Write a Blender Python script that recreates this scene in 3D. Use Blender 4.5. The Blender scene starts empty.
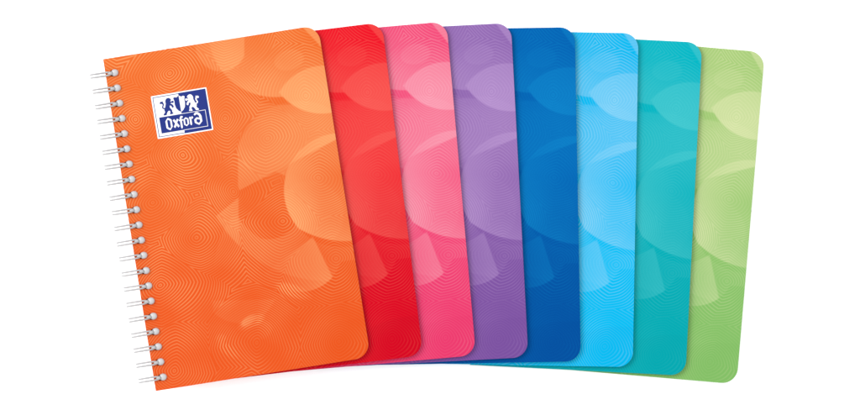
import bpy, bmesh, math, random
from mathutils import Vector, Matrix

# ------------------------------------------------------------------ basics
scene = bpy.context.scene
COL = scene.collection
K = 0.000506                 # metres per photograph pixel on the top cover
CW, CH = 217.5 * K, 336.0 * K  # cover size (about 110 x 170 mm)
THICK = 0.0019               # one notebook
N = 8
D_CAM = 1.55                 # camera height above the top cover
RAD = 15.5 * K               # corner radius
EXPO = 1.98                   # how bright a perfectly white sheet renders here

def lin(c):
    c = c / 255.0
    return c / 12.92 if c <= 0.04045 else ((c + 0.055) / 1.055) ** 2.4

def alb(r, g, b, e=EXPO):
    return (lin(r) / e, lin(g) / e, lin(b) / e, 1.0)

# ------------------------------------------------------------------ node maths
class NT:
    def __init__(self, tree):
        self.t = tree
    def new(self, kind):
        return self.t.nodes.new(kind)
    def put(self, sock, v):
        if isinstance(v, bpy.types.NodeSocket):
            self.t.links.new(v, sock)
        else:
            sock.default_value = v
    def m(self, op, a, b=None, c=None, clamp=False):
        n = self.new('ShaderNodeMath'); n.operation = op; n.use_clamp = clamp
        self.put(n.inputs[0], a)
        if b is not None: self.put(n.inputs[1], b)
        if c is not None: self.put(n.inputs[2], c)
        return n.outputs[0]
    def v(self, op, a, b=None):
        n = self.new('ShaderNodeVectorMath'); n.operation = op
        self.put(n.inputs[0], a)
        if b is not None: self.put(n.inputs[1], b)
        return n.outputs['Value'] if op in ('DOT_PRODUCT', 'LENGTH', 'DISTANCE') else n.outputs['Vector']
    def rng(self, v, a, b, c, d, smooth=False):
        n = self.new('ShaderNodeMapRange'); n.clamp = True
        if smooth: n.interpolation_type = 'SMOOTHSTEP'
        self.put(n.inputs[0], v)
        for i, x in enumerate((a, b, c, d)): n.inputs[i + 1].default_value = x
        return n.outputs[0]
    def mix(self, f, a, b):
        n = self.new('ShaderNodeMix'); n.data_type = 'RGBA'
        self.put(n.inputs[0], f); self.put(n.inputs[6], a); self.put(n.inputs[7], b)
        return n.outputs[2]

# the printed artwork is written down in the pixels of the photograph's orange
# cover (x right, y down); the group turns cover coordinates into those units.
SHAPES = [  # (amount, fade or None, constraints); a fade is (x1, y1, value there, x2, y2, value there)
    (.21, (195, 50, .6, 240, 60, 1), [('e', 221, 43, 26, 28.5, 0), ('h', 244.5, 20, 244, 80, 1)]),  # blob at the top
    (.23, (275, 36, .0, 262, 96, 1), [('c', 275, 30, 67), ('x', 322, 59.5, 54)]),                 # broad disc, top right
    (.23, (275, 36, .0, 262, 96, 1), [('c', 275, 30, 67), ('c', 322, 59.5, 54), ('x', 325, 118, 52.5)]),
    (.08, None, [('e', 289, 60, 15, 10, -15)]),
    (.38, (275, 92, 1, 335, 92, .75), [('c', 322, 59.5, 54), ('c', 325, 118, 52.5)]),             # pale lens
    (-.13, (238, 95, .3, 300, 105, 1), [('x', 275, 30, 67), ('c', 281, 29, 76), ('x', 322, 59.5, 54), ('h', 238, 0, 238, 300, 0)]),
    (.15, (300, 105, .3, 290, 165, 1), [('c', 300, 166, 65), ('h', 238, 0, 238, 300, 0), ('h', 214, 204, 316, 150, 0)]),   # wedge over the diagonal
    (.22, (300, 160, .6, 337, 137, 1), [('c', 341, 190, 57), ('h', 214, 204, 316, 150, 0)]),      # crescent over the disc
    (.36, (338, 176, 0, 302, 236, 1), [('c', 341, 190, 57), ('c', 345, 150, 91), ('h', 214, 204, 316, 150, 1)]),  # big pale disc on the right
    (.12, (290, 180, 1, 322, 180, 0), [('c', 341, 190, 57), ('c', 345, 150, 91), ('h', 214, 204, 316, 150, 1)]),
    (.12, (330, 280, .4, 225, 215, 1), [('c', 328, 152, 129), ('h', 216, 216, 248, 190, 1), ('h', 214, 204, 316, 150, 1), ('x', 341, 190, 57)]),
    (-.13, None, [('x', 341, 190, 57), ('h', 214, 204, 316, 150, 1), ('c', 268, 205, 34), ('c', 290, 186, 60), ('h', 238.5, 0, 238.5, 400, 0)]),
    (.06, None, [('h', 238.5, 0, 238.5, 300, 1), ('c', 328, 152, 129), ('h', 216, 216, 248, 190, 1)]),
    (.07, (224, 215, 1, 215, 300, 0), [('e', 226, 262, 12, 46, 12)]),
    (.20, (320, 262, 1, 284, 269, .1), [('h', 277, 264, 313, 237, 1), ('h', 313, 237, 332, 276, 1), ('c', 300, 249, 43)]),
    (-.12, (262, 300, 0, 310, 272, 1), [('c', 370, 390, 131), ('x', 300, 249, 43)]),
    (-.14, (275, 360, 0, 320, 335, 1), [('c', 372, 430, 113)]),
    (.20, (262, 318, .0, 243, 322, 1), [('e', 249, 320, 9, 4, -35)]),
    (.30, None, [('h', 300, 24.5, 322, 47.5, 0)]),                                                # sliver in the corner
    (.03, None, [('c', 240, 285, 38), ('h', 200, 301, 280, 299, 1), ('h', 211.5, 280, 214.5, 330, 0)]),
]
BOOST = [  # places where only the lines are printed lighter
    (.11, [('c', 240, 285, 38), ('h', 200, 301, 280, 299, 1), ('h', 211.5, 280, 214.5, 330, 0)]),
    (.55, [('e', 251, 322, 13, 5.5, -25)]),
    (.12, [('e', 257, 330, 15, 10, -10)]),
    (.35, [('e', 294, 291, 17, 6, 20)]),
    (.18, [('e', 228, 350, 12, 5, 35)]),
    (.18, [('e', 221, 338, 5, 4, 0)]),
    (.16, [('c', 322, 59.5, 54), ('c', 325, 118, 52.5), ('c', 284, 94, 26)]),
    (.14, [('c', 341, 190, 57), ('c', 345, 150, 91), ('c', 310, 215, 34)]),
]
CENTRES = [(172, 72), (136, 120), (186, 155), (268, 140), (233.5, 189), (150.4, 202.5), (198, 237.6),
           (319, 176), (281, 222), (163, 286), (175.5, 368.6), (343, 345), (333, 259), (306, 93.5),
           (312, 0), (228, 118), (224, 26), (256, 346), (118, 14), (250, 392)]

def cover_group():
    g = bpy.data.node_groups.new('cover_artwork', 'ShaderNodeTree')
    for nm in ('Lines', 'Shapes'):
        g.interface.new_socket(nm, in_out='INPUT', socket_type='NodeSocketFloat')
    for nm in ('Lighten', 'Darken', 'Line', 'Down'):
        g.interface.new_socket(nm, in_out='OUTPUT', socket_type='NodeSocketFloat')
    t = NT(g)
    gi = t.new('NodeGroupInput'); go = t.new('NodeGroupOutput')
    tc = t.new('ShaderNodeTexCoord')
    mp = t.new('ShaderNodeMapping'); mp.vector_type = 'POINT'
    t.put(mp.inputs['Vector'], tc.outputs['Object'])
    mp.inputs['Scale'].default_value = (1 / K, 1 / K, 0)
    mp.inputs['Rotation'].default_value = (0, 0, math.radians(9.03))
    mp.inputs['Location'].default_value = (236.8, -208.0, 0)
    p = mp.outputs[0]
    sep = t.new('ShaderNodeSeparateXYZ'); t.put(sep.inputs[0], p)
    X = sep.outputs[0]; Y = t.m('MULTIPLY', sep.outputs[1], -1.0)

    def con(c):
        k = c[0]
        if k in 'cx':
            d = t.v('DISTANCE', p, (c[1], -c[2], 0))
            return t.m('SUBTRACT', c[3], d) if k == 'c' else t.m('SUBTRACT', d, c[3])
        if k == 'h':   # side 1: to the right hand of the walk from first to second point (picture, y down) flipped
            x1, y1, x2, y2, side = c[1:]
            dx, dy = x2 - x1, y2 - y1
            L = math.hypot(dx, dy)
            n = (-dy / L, dx / L)      # y-down normal, points to the right hand of the walk
            s = 1 if side == 1 else -1
            n = (n[0] * s, n[1] * s)
            dd = t.v('DOT_PRODUCT', p, (n[0], -n[1], 0))
            return t.m('SUBTRACT', dd, n[0] * x1 + n[1] * y1)
        if k == 'e':
            cx, cy, rx, ry, rot = c[1:]
            a = math.radians(rot)
            q = t.v('SUBTRACT', p, (cx, -cy, 0))
            u = t.v('DOT_PRODUCT', q, (math.cos(a) / rx, -math.sin(a) / rx, 0))
            w = t.v('DOT_PRODUCT', q, (math.sin(a) / ry, math.cos(a) / ry, 0))
            l = t.m('SQRT', t.m('ADD', t.m('MULTIPLY', u, u), t.m('MULTIPLY', w, w)))
            return t.m('MULTIPLY', t.m('SUBTRACT', 1.0, l), min(rx, ry))
    def mask(cons, soft=.75):
        d = None
        for c in cons:
            e = con(c)
            d = e if d is None else t.m('MINIMUM', d, e)
        return t.rng(d, -soft, soft, 0, 1)

    acc = 0.0
    for amt, fade, cons in SHAPES:
        mk = mask(cons)
        if fade:
            x1, y1, v1, x2, y2, v2 = fade
            gx, gy = x2 - x1, y2 - y1
            q = gx * gx + gy * gy
            pr = t.m('SUBTRACT', t.v('DOT_PRODUCT', p, (gx / q, -gy / q, 0)), (x1 * gx + y1 * gy) / q)
            mk = t.m('MULTIPLY', mk, t.rng(pr, 0, 1, v1, v2))
        acc = t.m('MULTIPLY_ADD', mk, amt, acc)
    pale = t.m('MULTIPLY', t.rng(X, 195, 320, 0, .17, True), t.m('MULTIPLY', t.rng(Y, 40, 100, 0, 1, True), t.rng(Y, 120, 240, 1, 0, True)))
    acc = t.m('ADD', acc, pale)
    # broad tonal drift of the print
    nz = t.new('ShaderNodeTexNoise'); nz.inputs['Scale'].default_value = .012; nz.inputs['Detail'].default_value = 1
    t.put(nz.inputs['Vector'], p)
    drift = t.m('MULTIPLY', t.m('SUBTRACT', nz.outputs['Fac'], .55), .14)
    acc = t.m('ADD', acc, drift)
    acc = t.m('MULTIPLY', acc, gi.outputs['Shapes'])

    # contour lines: nested rounded diamonds round scattered centres
    wn = t.new('ShaderNodeTexNoise'); wn.inputs['Scale'].default_value = .022; wn.inputs['Detail'].default_value = 0
    t.put(wn.inputs['Vector'], p)
    wv = t.v('MULTIPLY', t.v('SUBTRACT', wn.outputs['Color'], (.5, .5, .5)), (14, 14, 0))
    pw = t.v('ADD', p, wv)
    rnd = random.Random(4)
    f = None
    for (cx, cy) in CENTRES:
        # undo the warp at the centre roughly: keep it where the photograph has it
        q = t.v('SUBTRACT', pw, (cx, -cy, 0))
        ab = t.v('ABSOLUTE', q)
        l1 = t.v('DOT_PRODUCT', ab, (.29, .23 + .08 * rnd.random(), 0))
        l2 = t.v('LENGTH', q)
        d = t.m('MULTIPLY_ADD', l2, .73, l1)
        f = d if f is None else t.m('MINIMUM', f, d)
    fr = t.m('FRACT', t.m('DIVIDE', f, 2.8))
    tri = t.m('ABSOLUTE', t.m('SUBTRACT', fr, .5))
    line = t.rng(tri, .08, .30, 1, 0, True)
    sx = t.rng(X, 180, 330, .34, .20)
    sy = t.rng(Y, 235, 360, 0, -.10)
    st = t.m('ADD', sx, sy)
    for amt, cons in BOOST:
        st = t.m('MULTIPLY_ADD', mask(cons, 1.4), amt, st)
    n2 = t.new('ShaderNodeTexNoise'); n2.inputs['Scale'].default_value = .03; n2.inputs['Detail'].default_value = 0
    t.put(n2.inputs['Vector'], p)
    st = t.m('MULTIPLY', st, t.rng(n2.outputs['Fac'], .32, .68, .4, 1.2))
    st = t.m('MULTIPLY', st, gi.outputs['Lines'])
    t.put(go.inputs['Line'], t.m('MULTIPLY', line, st))
    t.put(go.inputs['Lighten'], t.m('MAXIMUM', acc, 0.0))
    t.put(go.inputs['Darken'], t.m('MAXIMUM', t.m('MULTIPLY', acc, -1.0), 0.0))
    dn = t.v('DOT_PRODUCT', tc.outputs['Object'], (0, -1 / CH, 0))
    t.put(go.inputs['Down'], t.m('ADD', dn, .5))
    return g

ART = cover_group()

def principled(name):
    m = bpy.data.materials.new(name); m.use_nodes = True
    b = m.node_tree.nodes['Principled BSDF']
    return m, b, NT(m.node_tree)

def cover_material(name, top, mid, low, lens, dark, lines=1.0, shapes=1.0):
    m, b, t = principled(name)
    A, T, W = .52, alb(*[(p + q) / 2 for p, q in zip(top, mid)]), alb(*lens)
    light = tuple(max(0.0, min(.9, (w_ - (1 - A) * t_) / A)) for w_, t_ in zip(W[:3], T[:3])) + (1,)
    g = t.new('ShaderNodeGroup'); g.node_tree = ART
    g.inputs['Lines'].default_value = lines; g.inputs['Shapes'].default_value = shapes
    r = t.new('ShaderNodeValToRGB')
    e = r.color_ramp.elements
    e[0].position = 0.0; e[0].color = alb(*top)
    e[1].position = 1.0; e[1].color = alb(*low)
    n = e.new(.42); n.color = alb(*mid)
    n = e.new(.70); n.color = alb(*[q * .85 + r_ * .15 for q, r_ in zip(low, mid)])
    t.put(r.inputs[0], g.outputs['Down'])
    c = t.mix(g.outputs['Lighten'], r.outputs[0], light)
    c = t.mix(g.outputs['Darken'], c, alb(*dark))
    c = t.mix(g.outputs['Line'], c, light)
    # faint mottling of the laminated card
    tc = t.new('ShaderNodeTexCoord')
    nz = t.new('ShaderNodeTexNoise'); nz.inputs['Scale'].default_value = 900; nz.inputs['Detail'].default_value = 3
    t.put(nz.inputs['Vector'], tc.outputs['Object'])
    bp = t.new('ShaderNodeBump'); bp.inputs['Strength'].default_value = .05; bp.inputs['Distance'].default_value = .0001
    t.put(bp.inputs['Height'], nz.outputs['Fac']); t.put(b.inputs['Normal'], bp.outputs[0])
    t.put(b.inputs['Base Color'], c)
    b.inputs['Roughness'].default_value = .5
    b.inputs['Specular IOR Level'].default_value = .015
    return m

def plain(name, rgb, rough=.5, spec=.2, e=EXPO, noise=0.0, nscale=300):
    m, b, t = principled(name)
    c = alb(*rgb, e)
    if noise:
        tc = t.new('ShaderNodeTexCoord'); nz = t.new('ShaderNodeTexNoise')
        nz.inputs['Scale'].default_value = nscale; nz.inputs['Detail'].default_value = 4
        t.put(nz.inputs['Vector'], tc.outputs['Object'])
        f = t.rng(nz.outputs['Fac'], .3, .7, 0, 1)
        c2 = tuple(x * (1 - noise) for x in c[:3]) + (1,)
        t.put(b.inputs['Base Color'], t.mix(f, c, c2))
    else:
        b.inputs['Base Color'].default_value = c
    b.inputs['Roughness'].default_value = rough
    b.inputs['Specular IOR Level'].default_value = spec
    return m

BOOKS = [
 # right-edge middle in the photo, tilt, printed colours: top / middle / foot / palest lens / deepest
 dict(col='orange', at=(344.2, 191.0), ang=9.03, top=(240,112,46), mid=(239,102,40), low=(238,89,32), lens=(251,166,106), dark=(232,78,20), lines=.92, shapes=1.0),
 dict(col='red', at=(402.5, 188.7), ang=7.05, top=(238,14,38), mid=(240,48,54), low=(222,3,34), lens=(245,84,80), dark=(190,0,30), lines=.85, shapes=1.0),
 dict(col='pink', at=(461.2, 188.3), ang=5.05, top=(241,76,122), mid=(243,88,130), low=(239,62,114), lens=(247,150,172), dark=(226,46,100), lines=.8, shapes=1.0),
 dict(col='purple', at=(519.6, 190.0), ang=2.98, top=(146,106,178), mid=(146,104,176), low=(127,84,163), lens=(178,142,202), dark=(112,70,152), lines=.8, shapes=1.0),
 dict(col='blue', at=(577.8, 194.2), ang=1.03, top=(0,100,180), mid=(0,102,182), low=(0,84,164), lens=(8,126,198), dark=(0,68,150), lines=.8, shapes=1.0),
 dict(col='skyblue', at=(635.7, 200.2), ang=-.98, top=(0,186,240), mid=(4,188,244), low=(2,194,246), lens=(118,206,246), dark=(0,168,228), lines=1.15, shapes=1.0),
 dict(col='teal', at=(693.9, 209.2), ang=-2.87, top=(0,184,198), mid=(0,180,192), low=(0,173,181), lens=(62,198,206), dark=(0,160,168), lines=.7, shapes=1.0),
 dict(col='green', at=(750.7, 218.2), ang=-4.87, top=(170,207,124), mid=(156,202,114), low=(136,195,106), lens=(210,226,164), dark=(120,184,92), lines=.85, shapes=1.0),
]

M_PAPER = plain('paper_edges', (236, 234, 228), .8, .1, noise=.08, nscale=2500)
M_WIRE = plain('white_coated_wire', (204, 204, 205), .35, .3, e=2.05, noise=.06, nscale=400)
M_TIP = plain('white_coated_tip', (212, 211, 212), .3, .4, e=1.85, noise=.05, nscale=500)
M_WHITE = plain('label_white', (255, 255, 255), .45, .15, e=1.75, noise=.02)
M_BLUE = plain('label_blue', (28, 50, 138), .45, .15, noise=.04)
M_TABLE = plain('white_sweep', (250, 250, 250), .9, 0.0, e=1.0, noise=.01, nscale=8)

# ------------------------------------------------------------------ mesh helpers
def flat_mesh(name, loops, z0, z1, bevel=0.0):
    """closed loops (metres, first is the outline, others may be holes) -> solid sheet from z0 to z1"""
    cu = bpy.data.curves.new(name + '_outline', 'CURVE')
    cu.dimensions = '2D'; cu.fill_mode = 'BOTH'
    for lp in loops:
        s = cu.splines.new('POLY'); s.points.add(len(lp) - 1)
        for q, (x, y) in zip(s.points, lp): q.co = (x, y, 0, 1)
        s.use_cyclic_u = True
    h = (z1 - z0) / 2
    cu.extrude = h - bevel
    if bevel: cu.bevel_depth = bevel; cu.bevel_resolution = 1; cu.offset = -bevel
    ob = bpy.data.objects.new(name + '_tmp', cu)
    COL.objects.link(ob)
    bpy.context.view_layer.update()
    dg = bpy.context.evaluated_depsgraph_get()
    me = bpy.data.meshes.new_from_object(ob.evaluated_get(dg))
    me.transform(Matrix.Translation((0, 0, (z0 + z1) / 2)))
    bpy.data.objects.remove(ob); bpy.data.curves.remove(cu)
    bm = bmesh.new(); bm.from_mesh(me)
    bmesh.ops.remove_doubles(bm, verts=bm.verts, dist=1e-7)
    bmesh.ops.recalc_face_normals(bm, faces=bm.faces)
    bm.to_mesh(me); bm.free()
    me.name = name
    return me

def link(name, me, mat, parent=None):
    o = bpy.data.objects.new(name, me); COL.objects.link(o)
    if mat is not None:
        if not me.materials: me.materials.append(mat)
        o.material_slots[0].link = 'OBJECT'; o.material_slots[0].material = mat
    if parent: o.parent = parent
    return o

def outline(inset=0.0, rad=RAD):
    x0, x1 = -CW / 2 + inset, CW / 2 - inset
    y0, y1 = -CH / 2 + inset, CH / 2 - inset
    r = rad - inset
    pts = [(x0, y1), (x0, y0)]
    for k in range(13):
        a = -math.pi / 2 + k * math.pi / 24
        pts.append((x1 - r + r * math.cos(a), y0 + r + r * math.sin(a)))
    for k in range(13):
        a = k * math.pi / 24
        pts.append((x1 - r + r * math.cos(a), y1 - r + r * math.sin(a)))
    return pts

def uv(u, v):               # cover pixels (from the top left corner) -> local metres
    return (-CW / 2 + u * K, CH / 2 - v * K)

RINGS = [15.4 + 15.4 * i for i in range(21)]
def hole(v, r):
    cx, cy = uv(7.6, v)
    return [(cx + r * 1.15 * math.cos(a), cy + r * math.sin(a)) for a in [2 * math.pi * k / 20 for k in range(20)]]

T_COVER = .00035
def book_meshes(punched):
    hs = [hole(v, .00165) for v in RINGS] if punched else []
    hp = [hole(v, .00175) for v in RINGS] if punched else []
    back = flat_mesh('back_cover', [outline()], 0, T_COVER)
    pages = flat_mesh('page_block', [outline(.0005)] + hp, T_COVER + .00002, THICK - T_COVER - .00002)
    front = flat_mesh('front_cover', [outline()] + hs, THICK - T_COVER, THICK - .00001, .00006)
    return back, pages, front
MESH_FIRST = book_meshes(True)
MESH_REST = book_meshes(False)

def tube(bm, pts, r, seg=10):
    rings = []
    for i, p in enumerate(pts):
        a = pts[max(i - 1, 0)]; b = pts[min(i + 1, len(pts) - 1)]
        tdir = (b - a).normalized()
        side = Vector((0, 1, 0)); side = (side - tdir * side.dot(tdir)).normalized()
        up = tdir.cross(side)
        rr = r[i] if isinstance(r, list) else r
        rings.append([bm.verts.new(p + side * rr * math.cos(2 * math.pi * k / seg) + up * rr * math.sin(2 * math.pi * k / seg)) for k in range(seg)])
    for A, B in zip(rings, rings[1:]):
        for k in range(seg):
            bm.faces.new((A[k], A[(k + 1) % seg], B[(k + 1) % seg], B[k]))
    bm.faces.new(list(reversed(rings[0]))); bm.faces.new(rings[-1])

def ring_mesh():
    """one double loop of the wire binding, origin in the punched hole on the cover's top"""
    bm = bmesh.new()
    hw = 12.4 * K; cx = -12.0 * K            # half width and middle, from the bead towards the spine
    for s in (-1, 1):
        pts = []
        for k in range(33):
            a = math.radians(2 + k * 335 / 32)
            x = cx + hw * math.cos(a)
            zz = .0014 * math.sin(a)
            z = zz - .0004
            sp = (1 - math.cos(a)) / 2       # 0 at the bead, 1 at the far left
            y = s * (.35 + 1.30 * min(1, sp * 3.2)) * K * 1.0
            pts.append(Vector((x, y, z)))
        tube(bm, pts, .00040)
    # rounded tip of the loop, seated in the hole
    nf = len(bm.faces)
    mt = Matrix.Translation((0.2 * K, .2 * K, .0002)) @ Matrix.Diagonal((1.05, .98, .82, 1))
    bmesh.ops.create_uvsphere(bm, u_segments=24, v_segments=16, radius=3.6 * K, matrix=mt)
    bm.faces.ensure_lookup_table()
    for f in bm.faces[nf:]: f.material_index = 1
    # neck where the two wires run together into the tip
    tube(bm, [Vector((-6.6 * K, 0, .00125)), Vector((-4.8 * K, 0, .00120)), Vector((-2.2 * K, 0, .00095))], [.00030, .00060, .0010], 12)
    me = bpy.data.meshes.new('wire_ring'); bm.to_mesh(me); bm.free()
    for f in me.polygons: f.use_smooth = True
    return me
RING = ring_mesh()
RING.materials.append(M_WIRE); RING.materials.append(M_TIP)

# ------------------------------------------------------------------ table
bm = bmesh.new()
S = 6.0
vs = [bm.verts.new(c) for c in ((-S, -S, 0), (S, -S, 0), (S, S, 0), (-S, S, 0))]
bm.faces.new(vs)
me = bpy.data.meshes.new('table_surface'); bm.to_mesh(me); bm.free()
tbl = link('table_surface', me, M_TABLE); tbl['kind'] = 'structure'

# ------------------------------------------------------------------ notebooks
LABELS = {
 'orange': 'orange wire-bound notebook on top of the fan, with blue and white lion label',
 'red': 'red notebook with rounded corners, between the orange and the pink one',
 'pink': 'pink notebook with rounded corners, between the red and the purple one',
 'purple': 'purple notebook with rounded corners, between the pink and the dark blue one',
 'blue': 'dark royal blue notebook, between the purple and the light blue one',
 'skyblue': 'light sky blue notebook, between the dark blue and the teal one',
 'teal': 'teal turquoise notebook, between the light blue and the green one',
 'green': 'pale lime green notebook, undermost and farthest right in the fan',
}
ztop = .0005 + N * (THICK + .00008)
first = None
for i, B in enumerate(BOOKS):
    z = .0003 + (N - 1 - i) * (THICK + .00008)
    a = math.radians(B['ang'])
    sc = (D_CAM + (ztop - z - THICK)) / D_CAM
    rx, ry = (B['at'][0] - 430) * K * sc, -(B['at'][1] - 205) * K * sc
    cx, cy = rx - math.cos(a) * CW / 2, ry - math.sin(a) * CW / 2
    root = bpy.data.objects.new('spiral_notebook' if i == 0 else 'notebook', None)
    COL.objects.link(root)
    root.empty_display_size = .02
    root.location = (cx, cy, z); root.rotation_euler = (0, 0, a)
    root['label'] = LABELS[B['col']]; root['category'] = 'notebook'; root['group'] = 'coloured notebooks fanned out on white'
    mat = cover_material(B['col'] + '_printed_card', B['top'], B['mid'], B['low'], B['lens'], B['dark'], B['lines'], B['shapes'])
    mback = plain(B['col'] + '_card', B['low'], .5, .12, noise=.03)
    bk, pg, fr = MESH_FIRST if i == 0 else MESH_REST
    link('back_cover', bk, mback, root)
    link('page_block', pg, M_PAPER, root)
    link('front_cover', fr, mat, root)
    if i == 0: first = root

for v in RINGS:
    o = link('wire_ring', RING, M_WIRE, first)
    x, y = uv(9.2, v)
    o.location = (x, y, THICK)
    o.rotation_euler = (0, 0, math.radians(random.Random(int(v * 10)).uniform(-1.2, 1.2)))

# ------------------------------------------------------------------ label on the orange cover
# label units: photograph pixels, s to the right, t downwards, 56.3 x 43
LS, LT = 56.3, 43.2
def chaikin(p, n=1):
    for _ in range(n):
        q = []
        for a, b in zip(p, p[1:] + p[:1]):
            q.append((a[0] * .75 + b[0] * .25, a[1] * .75 + b[1] * .25))
            q.append((a[0] * .25 + b[0] * .75, a[1] * .25 + b[1] * .75))
        p = q
    return p
def L(p): return [((s - LS / 2) * K, -(t - LT / 2) * K) for s, t in p]
def rect(a, b, c, d): return [(a, b), (c, b), (c, d), (a, d)]
def rrect(a, b, c, d, r):
    pts = []
    for (x, y, s) in ((c - r, b + r, -90), (c - r, d - r, 0), (a + r, d - r, 90), (a + r, b + r, 180)):
        for k in range(4):
            q = math.radians(s + k * 30); pts.append((x + r * math.cos(q), y + r * math.sin(q)))
    return pts
# sticker corner (150.5, 96.8) .. (213.1, 128.9): middle in the photo
mx, my = (150.5 + 206 + 213.1 + 157.2) / 4 + .3, (96.8 + 87 + 128.9 + 139.6) / 4
dx, dy = mx - 236.8, my - 208.0
a0 = math.radians(9.03)
lx = (dx * math.cos(a0) - dy * math.sin(a0)) * K
ly = -(dx * math.sin(a0) + dy * math.cos(a0)) * K
Z = [THICK + .00002 + k * .00003 for k in range(6)]
lab = link('brand_label', flat_mesh('brand_label', [L(rrect(0, 0, LS, LT, .8))], 0, Z[1] - Z[0]), M_WHITE, first)
lab.location = (lx, ly, Z[0] ); lab.rotation_euler = (0, 0, math.radians(.45))
lab['label'] = 'blue and white label with two lions, a shield and lettering'
def lay(name, loops, lvl, mat):
    z0 = (lvl - 1) * .00003 + .00003
    return link(name, flat_mesh(name, [L(l) for l in loops], z0, z0 + .00003), mat, lab)
H = 27.6
fieldy = [
    rect(H, 1.2, LS - 1.2, LT - 1.2),
]
# thin blue keyline round the white half
lay('blue_field', [rect(H, 1.2, LS - 1.2, LT - 1.2)], 1, M_BLUE)
lay('keyline', [[(H - .01, 1.5), (1.5, 1.5), (1.5, LT - 1.5), (H - .01, LT - 1.5), (H - .01, LT - 2.1), (2.1, LT - 2.1), (2.1, 2.1), (H - .01, 2.1)]], 1, M_BLUE)
lay('name_panel', [rect(4.8, 22.3, H - .02, 38.4)], 1, M_BLUE)
lay('panel_outline', [[(H, 21.9), (51.8, 21.9), (51.8, 38.8), (H, 38.8), (H, 38.3), (51.3, 38.3), (51.3, 22.4), (H, 22.4)]], 2, M_WHITE)

lion_body = [(11.2, 2.3), (10.5, 1.1), (8.9, .1), (7.0, .2), (5.6, 1.5), (4.9, 3.4), (5.2, 5.4), (4.5, 7.4), (3.9, 9.3), (2.6, 11.2), (2.7, 12.6),
             (3.3, 13.8), (2.3, 15.0), (1.0, 16.2), (1.3, 17.2), (4.4, 17.2), (4.7, 15.6), (6.0, 13.8), (7.2, 13.0), (8.5, 13.8), (8.3, 15.4), (7.6, 16.6), (8.0, 17.2),
             (11.4, 16.8), (11.2, 15.8), (10.4, 15.2), (10.5, 12.8), (9.0, 10.9), (8.5, 9.2), (9.0, 7.9), (10.6, 8.9), (10.7, 10.4), (11.8, 10.9), (12.9, 9.8), (12.3, 8.2),
             (11.4, 6.9), (9.7, 5.9), (11.2, 5.5), (12.6, 6.3), (13.6, 5.2), (13.2, 3.7), (12.0, 3.7), (10.9, 4.3), (9.8, 4.0), (10.6, 3.4)]
lion_tail = [(3.1, 10.9), (1.4, 10.4), (.6, 8.8), (1.4, 7.2), (1.9, 5.9), (1.0, 5.0), (-.6, 5.2), (-1.0, 3.9), (.2, 2.6), (1.2, 3.0), (2.3, 2.2), (2.4, 3.6), (3.0, 4.9), (3.2, 6.3), (2.4, 7.8), (2.0, 8.9), (2.6, 9.6), (3.7, 9.6)]
def lionpts(poly, mirror):
    out = []
    for x, y in chaikin(poly, 1):
        s = 8.6 + x * .98; t = 4.2 + y * .98
        if mirror: s = 2 * H - s
        out.append((s, t))
    return out
def two_solids(name, polys, lvl, mat):
    bmj = bmesh.new()
    for k, q in enumerate(polys):
        z0 = lvl * .00003 + k * .000006
        mm = flat_mesh(name, [L(q)], z0, z0 + .00003)
        bmj.from_mesh(mm); bpy.data.meshes.remove(mm)
    mm = bpy.data.meshes.new(name); bmj.to_mesh(mm); bmj.free()
    return link(name, mm, mat, lab)
two_solids('lion_emblem', [lionpts(lion_body, False), lionpts(lion_tail, False)], 1, M_BLUE)
two_solids('lion_emblem', [lionpts(lion_body, True), lionpts(lion_tail, True)], 2, M_WHITE)
sh = [(H, 3.6), (H, 20.2), (25.2, 18.6), (23.2, 15.8), (22.4, 12.0), (22.6, 8.6), (21.8, 5.4), (23.2, 4.6), (25.2, 5.2)]
lay('shield', [[(s - .02, t) for s, t in sh]], 1, M_BLUE)
lay('shield', [[(2 * H - s + .02, t) for s, t in sh]], 2, M_WHITE)

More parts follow.
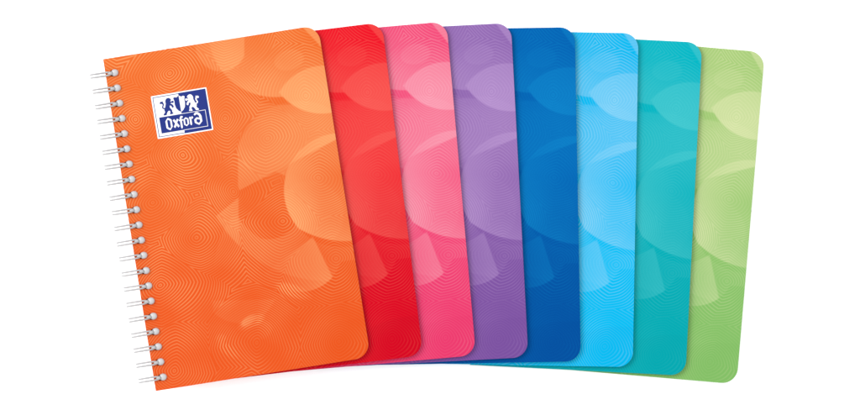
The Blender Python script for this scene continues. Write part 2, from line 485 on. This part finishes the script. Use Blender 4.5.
LET = [
 (9.0, 23.9, 1.0, [[(3.0, 0), (5.2, 1.2), (6.6, 2.6), (6.6, 9.4), (3.8, 12.6), (1.6, 11.4), (.2, 10), (.2, 3.2), (1.5, 1.6)],
           [(2.7, 1.8), (2.0, 3.0), (2.0, 9.3), (4.0, 11.0), (4.9, 9.8), (4.9, 3.2)]]),
 (16.6, 26.2, 1.0, [[(0, 1.2), (1.5, 0), (3.0, 2.2), (4.4, 0), (6, 1.2), (4.4, 3.2), (4.0, 4.3), (6.0, 7.6), (4.5, 9), (3.0, 6.6), (1.4, 9), (0, 7.7), (1.9, 4.5)]]),
 (22.7, 26.0, 1.0, [[(1.0, 9.8), (1.0, 3.0), (0, 3.0), (0, 1.7), (1.0, 1.7), (1.0, .2), (2.4, -1.9), (4.5, -1.3), (4.0, .2), (3.0, 0), (2.8, 1.7), (4.2, 1.7), (4.2, 3.0), (2.8, 3.0), (2.8, 9.4), (1.9, 11.0)]]),
 (27.1, 26.2, 1.0, [[(2.6, 0), (5.2, 1.7), (5.2, 7.0), (2.6, 9), (0.1, 7.3), (.1, 2.0)],
           [(2.4, 1.5), (1.6, 2.3), (1.6, 6.8), (2.9, 7.7), (3.7, 6.8), (3.7, 2.3)]]),
 (33.0, 26.2, 1.0, [[(0, 1.2), (1.2, 0), (2.0, 1.2), (3.2, 0), (4.4, 1.2), (3.5, 2.7), (2.7, 2.2), (2.2, 2.8), (2.2, 7.8), (1.3, 9), (.4, 7.8), (.4, 2.2)]]),
 (37.6, 23.6, 1.0, [[(.6, 1.2), (2.6, -.7), (4.8, -.5), (7.0, 1.3), (8.1, 3.8), (8.1, 9.2), (4.6, 12.4), (1.8, 10.8), (.4, 9.6), (.4, 6.4), (3.0, 4.5), (5.9, 5.3), (5.6, 3.2), (4.2, 1.7), (3.0, 1.5), (1.5, 2.5)],
           [(3.2, 6.4), (2.4, 7.0), (2.4, 9.2), (4.5, 10.5), (6.0, 9.2), (6.0, 7.2)]]),
]
bmj = bmesh.new()
for ox, oy, s, loops in LET:
    lp = [L([(ox + 1.2 + x * s, oy + y * s) for x, y in q]) for q in loops]
    mm = flat_mesh('lettering', lp, .00006, .00009)
    bmj.from_mesh(mm); bpy.data.meshes.remove(mm)
mm = bpy.data.meshes.new('lettering'); bmj.to_mesh(mm); bmj.free()
link('lettering', mm, M_WHITE, lab)

# ------------------------------------------------------------------ light
w = bpy.data.worlds.new('World'); scene.world = w; w.use_nodes = True
bg = w.node_tree.nodes['Background']
bg.inputs[0].default_value = (1, 1, 1, 1); bg.inputs[1].default_value = 1.62
def area(name, loc, size, power, target=(0, 0, 0)):
    l = bpy.data.lights.new(name, 'AREA'); l.shape = 'SQUARE'; l.size = size; l.energy = power
    o = bpy.data.objects.new(name, l); COL.objects.link(o); o.location = loc
    o.rotation_euler = (Vector(target) - Vector(loc)).to_track_quat('-Z', 'Y').to_euler()
    return o
area('softbox', (-1.35, .75, 1.35), 1.1, 30)

# ------------------------------------------------------------------ camera
cam = bpy.data.cameras.new('Camera'); co = bpy.data.objects.new('Camera', cam); COL.objects.link(co)
co.location = (0, 0, ztop + D_CAM)
cam.sensor_width = 36; cam.lens = 36 * D_CAM / (860 * K)
cam.clip_start = .01; cam.clip_end = 100
scene.camera = co
scene.view_settings.view_transform = 'Standard'; scene.view_settings.look = 'None'
scene.view_settings.exposure = 0; scene.view_settings.gamma = 1
scene.render.engine = 'CYCLES'
